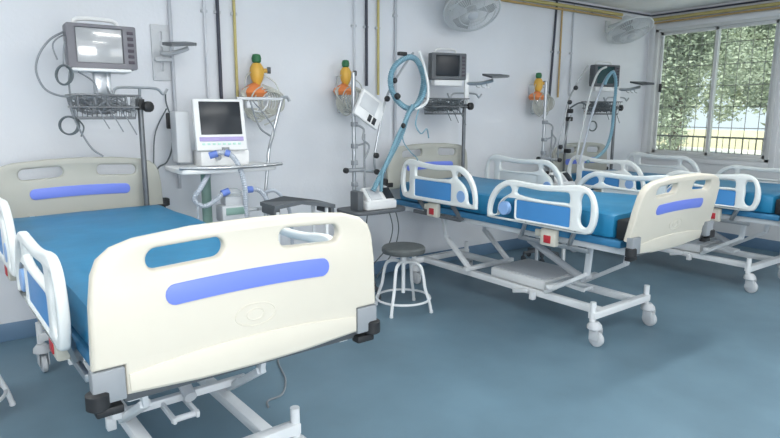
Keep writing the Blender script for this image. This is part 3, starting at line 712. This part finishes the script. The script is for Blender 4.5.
h.tube([(1.38, 4.10, 1.30), (1.43, 4.08, 1.32), (1.50, 4.06, 1.31), (1.55, 4.02, 1.22), (1.565, 3.97, 1.08), (1.57, 3.98, .9), (1.60, 4.0, .75)], .019, ripple=.008)
h.tube([(1.37, 4.12, 1.18), (1.27, 4.0, 1.10), (1.22, 4.0, 1.02), (1.28, 4.0, .97), (1.36, 4.0, 1.0), (1.42, 4.0, 1.05)], .018, ripple=.008)
h.tube([(1.60, 4.0, 1.06), (1.68, 4.0, 1.05), (1.74, 4.0, .97), (1.78, 4.0, .8), (1.78, 4.0, .6)], .019, ripple=.008)
h.tube([(1.74, 4.05, 1.02), (1.80, 4.0, 1.04), (1.87, 4.0, .97), (1.92, 4.0, .85), (1.93, 4.0, .6)], .015, ripple=.008)
h.tube([(1.25, 4.0, 1.0), (1.24, 4.0, .9), (1.28, 4.02, .7)], .008, n=4)
h.build('breathing_hose', 'hose', t)
for a_, b_ in (((1.37, 4.10, 1.30), (1.42, 4.08, 1.315)), ((1.41, 4.0, 1.045), (1.46, 4.0, 1.06)), ((1.58, 4.0, 1.06), (1.63, 4.0, 1.06)), ((1.50, 4.06, 1.31), (1.47, 4.07, 1.32))):
    MB().cyl(a_, b_, .024).build('hose_cuff', 'bcuff', t)
hm = MB().box((1.50, 4.05, .90), (.20, .15, .12), bev=.02).box((1.50, 4.05, .99), (.14, .11, .07), bev=.015).cyl((1.86, 4.2, .9), (1.7, 4.08, .9), .012).cyl((1.59, 4.1, .9), (1.72, 4.1, .9), .014)
hmo = hm.build('humidifier', 'lgrey', t)
MB().lathe((1.50, 4.03, 1.02), [(.06, 0), (.06, .03), (.035, .05)], 18).build('water_chamber', 'bottle', hmo)
MB().box((1.50, 3.975, .92), (.15, .01, .05), bev=.003).build('control_panel', 'greenc', hmo)

# instrument trolley with dark top
t = thing('instrument_trolley', 'low trolley with a dark grey folded top behind the front left footboard', 'trolley', (1.83, 3.75, .0), frame=(2.14, 4.2, 0))
tp = MB().poly([(1.94, 4.08, .96), (2.13, 4.06, .985), (2.40, 4.08, .935), (2.40, 4.32, .935), (2.13, 4.34, .985), (1.94, 4.32, .96)], (0, 0, .026))
tp.box((2.385, 4.2, .915), (.03, .22, .05), bev=.008).box((1.965, 4.2, .94), (.05, .20, .05), bev=.008)
tp.build('top', 'dgrey', t)
lg = MB()
for x in (1.97, 2.34):
    for y in (4.10, 4.30): lg.cyl((x, y, .06), (x, y, .94), .012); lg.lathe((x-.01, y, .03), [(.015, 0), (.03, .002), (.03, .018), (.015, .02)], 14, (1, 0, 0))
for z in (.3,):
    lg.box((2.155, 4.2, z), (.39, .22, .02), bev=.004)
lg.build('frame', 'wmetal', t)

# ---------------------------------------------------------------- middle ventilator: pole stand, tablet, base unit, blue hose
def vent_stand(loc, label, hosef, tablet):
    f = Vector((2.66, 4.3, 0))
    t = thing('ventilator', label, 'ventilator', loc, 'ventilators', frame=f)
    MB().cyl((2.66, 4.3, .12), (2.66, 4.3, 1.92), .017).build('pole', 'steel', t)
    b = MB()
    for a in range(5):
        e = (2.70+.20*math.cos(a*1.256+.2), 4.30+.19*math.sin(a*1.256+.2))
        b.bar((2.68, 4.29, .12), (*e, .09), .04, .03); b.cyl((*e, .03), (*e, .09), .010, seg=8)
        b.lathe((e[0]-.01, e[1], .032), [(.016, 0), (.032, .003), (.032, .017), (.016, .02)], 14, (1, 0, 0))
    b.build('base', 'dgrey', t)
    MB().plate(smooth2([(2.50, 4.12), (2.60, 4.03), (2.95, 4.03), (3.06, 4.12), (3.06, 4.3), (2.95, 4.38), (2.58, 4.38), (2.50, 4.3)], 3), [], .028, .006, Matrix.Translation((0, 0, .785))).build('tray', 'dgrey', t)
    u = MB().box((2.80, 4.18, .835), (.30, .20, .07), bev=.012)
    q = Matrix.Rotation(R(42), 3, 'X')
    u.box((2.80, 4.16, .90), (.26, .17, .06), q, .008); uo = u.build('base_unit', 'vwhite', t)
    MB().box((2.89, 4.138, .925), (.08, .12, .01), q, .002).build('screen', 'dark', uo)
    MB().box((2.755, 4.138, .925), (.11, .12, .01), q, .002).build('keypad', 'lgrey', uo)
    MB().box((2.60, 4.16, .88), (.06, .12, .16), bev=.01).build('grip', 'dgrey', uo)
    if tablet:
        q = Matrix.Rotation(R(32), 3, 'Y') @ Matrix.Rotation(R(-10), 3, 'X')
        tb = MB().box((2.765, 4.22, 1.62), (.27, .035, .24), q, .01).build('tablet', 'vwhite', t)
        MB().box(Vector((2.765, 4.22, 1.62))+q @ Vector((-.03, -.019, .03)), (.17, .004, .13), q, .002).build('tablet_screen', 'lgrey', tb)
        kk = MB()
        for a, bb in ((.02, -.075), (.07, -.075)): kk.box(Vector((2.765, 4.22, 1.62))+q @ Vector((a, -.02, bb)), (.035, .006, .06), q, .002)
        kk.build('tablet_key', 'dark', tb)
    cp = MB()
    for z in (1.0, 1.18, 1.32, 1.5): cp.box((2.66, 4.29, z), (.045, .05, .04), bev=.006)
    cp.cyl((2.60, 4.29, 1.12), (2.75, 4.27, 1.12), .018).cyl((2.74, 4.26, .95), (2.74, 4.26, 1.42), .009).cyl((2.66, 4.28, 1.32), (2.74, 4.26, 1.34), .008)
    cp.tube([(2.66, 4.27, 1.5), (2.72, 4.24, 1.46), (2.70, 4.22, 1.38), (2.76, 4.22, 1.32), (2.72, 4.22, 1.22)], .009, n=5)
    cp.build('clamp_block', 'gplast', t)
    MB().tube([(2.66, 4.3, 1.12), (2.75, 4.27, 1.11), (2.85, 4.24, 1.10)], .014, n=2).tube([(2.84, 4.24, 1.10), (2.82, 4.23, 1.22), (2.86, 4.22, 1.45), (2.93, 4.22, 1.71), (3.05, 4.22, 1.90), (3.20, 4.2, 2.10)], .010, n=4).build('hose_arm', 'steel', t)
    for p in ((2.93, 4.2, 1.71), (2.82, 4.2, 1.24), (2.84, 4.22, 1.10), (2.57, 4.28, 1.12), (2.99, 4.18, 1.86)): MB().lathe(Vector(p)+Vector((0, .02, 0)), [(.014, 0), (.024, .01), (.024, .03), (.014, .04)], 12, (0, -1, 0)).build('clamp_knob', 'black', t)
    MB().cyl((2.57, 4.28, 1.12), (2.66, 4.3, 1.12), .008).build('clamp_screw', 'steel', t)
    tag_o = hosef(t)
    cl = MB()
    for pts in ([(2.88, 4.1, .78), (2.92, 4.1, .62), (2.90, 4.15, .45), (2.78, 4.2, .3)], [(2.98, 4.15, .78), (3.02, 4.15, .6), (3.0, 4.2, .40), (2.85, 4.25, .16)], [(2.80, 4.3, .78), (2.84, 4.4, .5), (2.9, 4.45, .2)]): cl.tube(pts, .005, n=5)
    cl.build('hanging_cable', 'cable', t)
    return t
def hoseB(t):
    h = MB().tube([(3.27, 4.2, 2.00), (3.20, 4.18, 2.05), (3.10, 4.17, 2.05), (2.98, 4.17, 1.97), (2.94, 4.17, 1.85), (2.99, 4.17, 1.72), (3.09, 4.16, 1.64), (3.18, 4.16, 1.64), (3.26, 4.17, 1.73), (3.30, 4.18, 1.88), (3.27, 4.2, 2.00)], .026, ripple=.009)
    h.tube([(3.24, 4.12, 1.98), (3.28, 4.12, 1.85), (3.22, 4.12, 1.70), (3.10, 4.12, 1.60), (3.01, 4.11, 1.41), (2.87, 4.1, 1.20), (2.78, 4.1, 1.06), (2.72, 4.1, .96)], .024, ripple=.009)
    h.tube([(3.12, 4.10, 1.66), (3.05, 4.09, 1.55), (2.96, 4.08, 1.42), (2.86, 4.07, 1.24), (2.80, 4.08, 1.10), (2.80, 4.1, .95)], .016, ripple=.009)
    tag(h.build('breathing_hose', 'bhose', t), 'looped blue corrugated hose')
    MB().tube([(3.20, 4.12, 2.11), (3.25, 4.10, 1.96), (3.28, 4.09, 1.80), (3.26, 4.09, 1.68), (3.15, 4.10, 1.62)], .012, n=5).build('white_tube', 'vwhite', t)
    MB().tube([(3.17, 4.08, 1.62), (3.14, 4.08, 1.5), (3.20, 4.08, 1.42), (3.26, 4.08, 1.46), (3.30, 4.1, 1.38)], .006, n=5).tube([(3.05, 4.1, 1.55), (3.02, 4.1, 1.38), (3.10, 4.1, 1.27), (3.18, 4.1, 1.20), (3.2, 4.14, 1.1)], .005, n=5).build('thin_tube', 'bhose', t)
    MB().box((3.06, 4.17, 2.08), (.08, .04, .03), bev=.006).build('hose_clip', 'black', t)
    MB().lathe((2.97, 4.13, 1.73), [(.02, 0), (.03, .02), (.02, .04)], 10, (0, -1, 0)).build('hose_clip', 'black', t)
    MB().lathe((3.0, 4.08, 1.49), [(.015, 0), (.024, .015), (.015, .03)], 10, (0, -1, 0)).build('hose_clip', 'black', t)
vent_stand((2.66, 4.3, 0), 'ventilator stand with looped blue hose and white base unit by the middle bed', hoseB, True)
def hoseC(t):
    d = Vector((2.36, 0, 0))
    L = lambda P: [Vector(p)-d for p in P]
    MB().tube(L([(5.88, 4.1, 2.05), (5.78, 4.1, 2.0), (5.70, 4.12, 1.86), (5.62, 4.15, 1.6), (5.52, 4.15, 1.3), (5.44, 4.15, 1.05)]), .014, ripple=.009).build('return_hose', 'hose', t)
    h = MB().tube(L([(5.66, 4.05, 1.90), (5.72, 4.05, 1.99), (5.80, 4.05, 2.03), (5.86, 4.05, 1.9), (5.85, 4.05, 1.6), (5.84, 4.05, 1.4), (5.76, 4.05, 1.22), (5.6, 4.05, 1.12), (5.44, 4.05, 1.08)]), .019, ripple=.009)
    tag(h.build('breathing_hose', 'bhose', t), 'blue corrugated hose hanging in a long bend')
    g = MB().tube(L([(5.88, 4.2, 2.1), (5.76, 4.2, 2.05), (5.66, 4.2, 1.9), (5.58, 4.2, 1.65), (5.52, 4.2, 1.4), (5.45, 4.2, 1.1)]), .012, n=5)
    g.build('white_tube', 'those', t)
vent_stand((5.02, 4.3, 0), 'ventilator stand with hanging blue hose between the middle and right beds', hoseC, False)

t = thing('drip_pole', 'dark drip pole with black clamps beside the headboard of the window bed', 'drip pole', (5.63, 4.508, .75), frame=(5.50, 4.52, .80))
MB().cyl((5.50, 4.52, .80), (5.52, 4.52, 1.77), .013).build('pole', 'dsteel', t)
for z in (1.67, 1.58, 1.22): MB().box((5.515, 4.49, z), (.06, .07, .05), bev=.012).build('clamp', 'black', t)
MB().tube([(5.515, 4.47, 1.62), (5.42, 4.44, 1.42), (5.33, 4.42, 1.22)], .010, n=2).tube([(5.33, 4.42, 1.22), (5.24, 4.42, 1.20)], .010, n=2).build('arm', 'steel', t)
MB().tube([(5.515, 4.49, 1.70), (5.60, 4.42, 1.76), (5.72, 4.40, 1.72), (5.80, 4.38, 1.62)], .009, n=5).ring((5.80, 4.38, 1.50), .055, .008, (.3, 1, 0)).build('coiled_lead', 'cable', t)

# ---------------------------------------------------------------- stools
def stool(loc, label, rot=0):
    t = thing('round_stool', label, 'stool', loc, 'round stools', rot, frame=(0, 0, 0))
    MB().lathe((0, 0, .475), [(.155, 0), (.172, .006), (.178, .02), (.176, .045), (.165, .056), (.08, .060), (.0, .060)], 32).build('seat', 'seat', t)
    MB().cyl((0, 0, .14), (0, 0, .475), .016).cyl((0, 0, .38), (0, 0, .47), .026).lathe((0, 0, .455), [(.05, 0), (.05, .02)], 16).build('screw_column', 'wmetal', t)
    for k in range(4):
        a = k*math.pi/2+.55; e = Vector((math.cos(a), math.sin(a), 0))
        q = lambda r, z: tuple(e*r+Vector((0, 0, z)))
        MB().tube([q(.022, .40), q(.09, .405), q(.15, .375), q(.175, .29), q(.19, .20), q(.225, .10), q(.245, .012)], .0135, n=5).lathe(q(.246, .0), [(.014, 0), (.016, .004), (.014, .022)], 12).build('leg', 'wmetal', t)
    MB().ring((0, 0, .10), .222, .010, n=40, seg=8).build('foot_ring', 'wmetal', t)
    return t
st = stool((2.83, 3.82, 0), 'round stool with dark grey seat and white legs, beside the middle bed')
c = copy_tree(st); c.location = (-.17, 3.70, 0); c.rotation_euler = (0, 0, -.50); c['label'] = 'white-legged stool cut off by the left edge, only its ring and leg seen'

# ---------------------------------------------------------------- small table behind the middle bed
t = thing('side_table', 'low white side table on the floor behind the middle bed', 'side table', (4.74, 3.74, 0), frame=(4.92, 4.35, 0))
MB().box((4.92, 4.35, .42), (.46, .36, .06), bev=.006).build('top', 'vwhite', t)
for x in (4.71, 5.13):
    for y in (4.19, 4.51): MB().bar((x, y, 0), (x, y, .39), .025, .025).build('leg', 'wmetal', t)

# floor cable under the front bed
tag(MB().tube([(1.22, 2.88, .006), (1.25, 2.95, .006), (1.35, 2.98, .006), (1.45, 3.15, .006), (1.52, 3.4, .006), (1.62, 3.6, .006), (1.60, 3.9, .006)], .006, n=8).build('floor_cable', 'gcable'), 'grey cable curving over the floor behind the front bed', 'cable')

# ---------------------------------------------------------------- ceiling fluorescents (out of view, they light the room)
def lamp(x, y, rot, label, pw):
    t = thing('ceiling_light', label, 'ceiling light', (x, y, H), 'ceiling fluorescents', rot, frame=(0, 0, 0))
    MB().box((0, 0, -.03), (1.24, .12, .05), bev=.006).build('housing', 'vwhite', t)
    MB().cyl((-.58, 0, -.072), (.58, 0, -.072), .014).build('tube', 'tube', t)
    a = area('lamp_glow', (x, y, H-.10), (0, 0, -1), 1.2, .12, pw, (1, 1, .97)); a.rotation_euler = (0, 0, rot)
LL = [(-.9, .5, 'near the left wall, left of the photographer'), (1.6, -.2, 'just right of the photographer'), (4.0, .2, 'over the open floor before the middle bed'), (6.2, .6, 'over the open floor nearest the window wall'), (1.5, 2.4, 'over the front left bed'), (4.2, 2.2, 'over the middle bed'), (-1.0, 3.2, 'in the far left corner of the ward')]
for x, y, lab in LL:
    lamp(x, y, 0, 'white fluorescent ceiling light '+lab, 24)
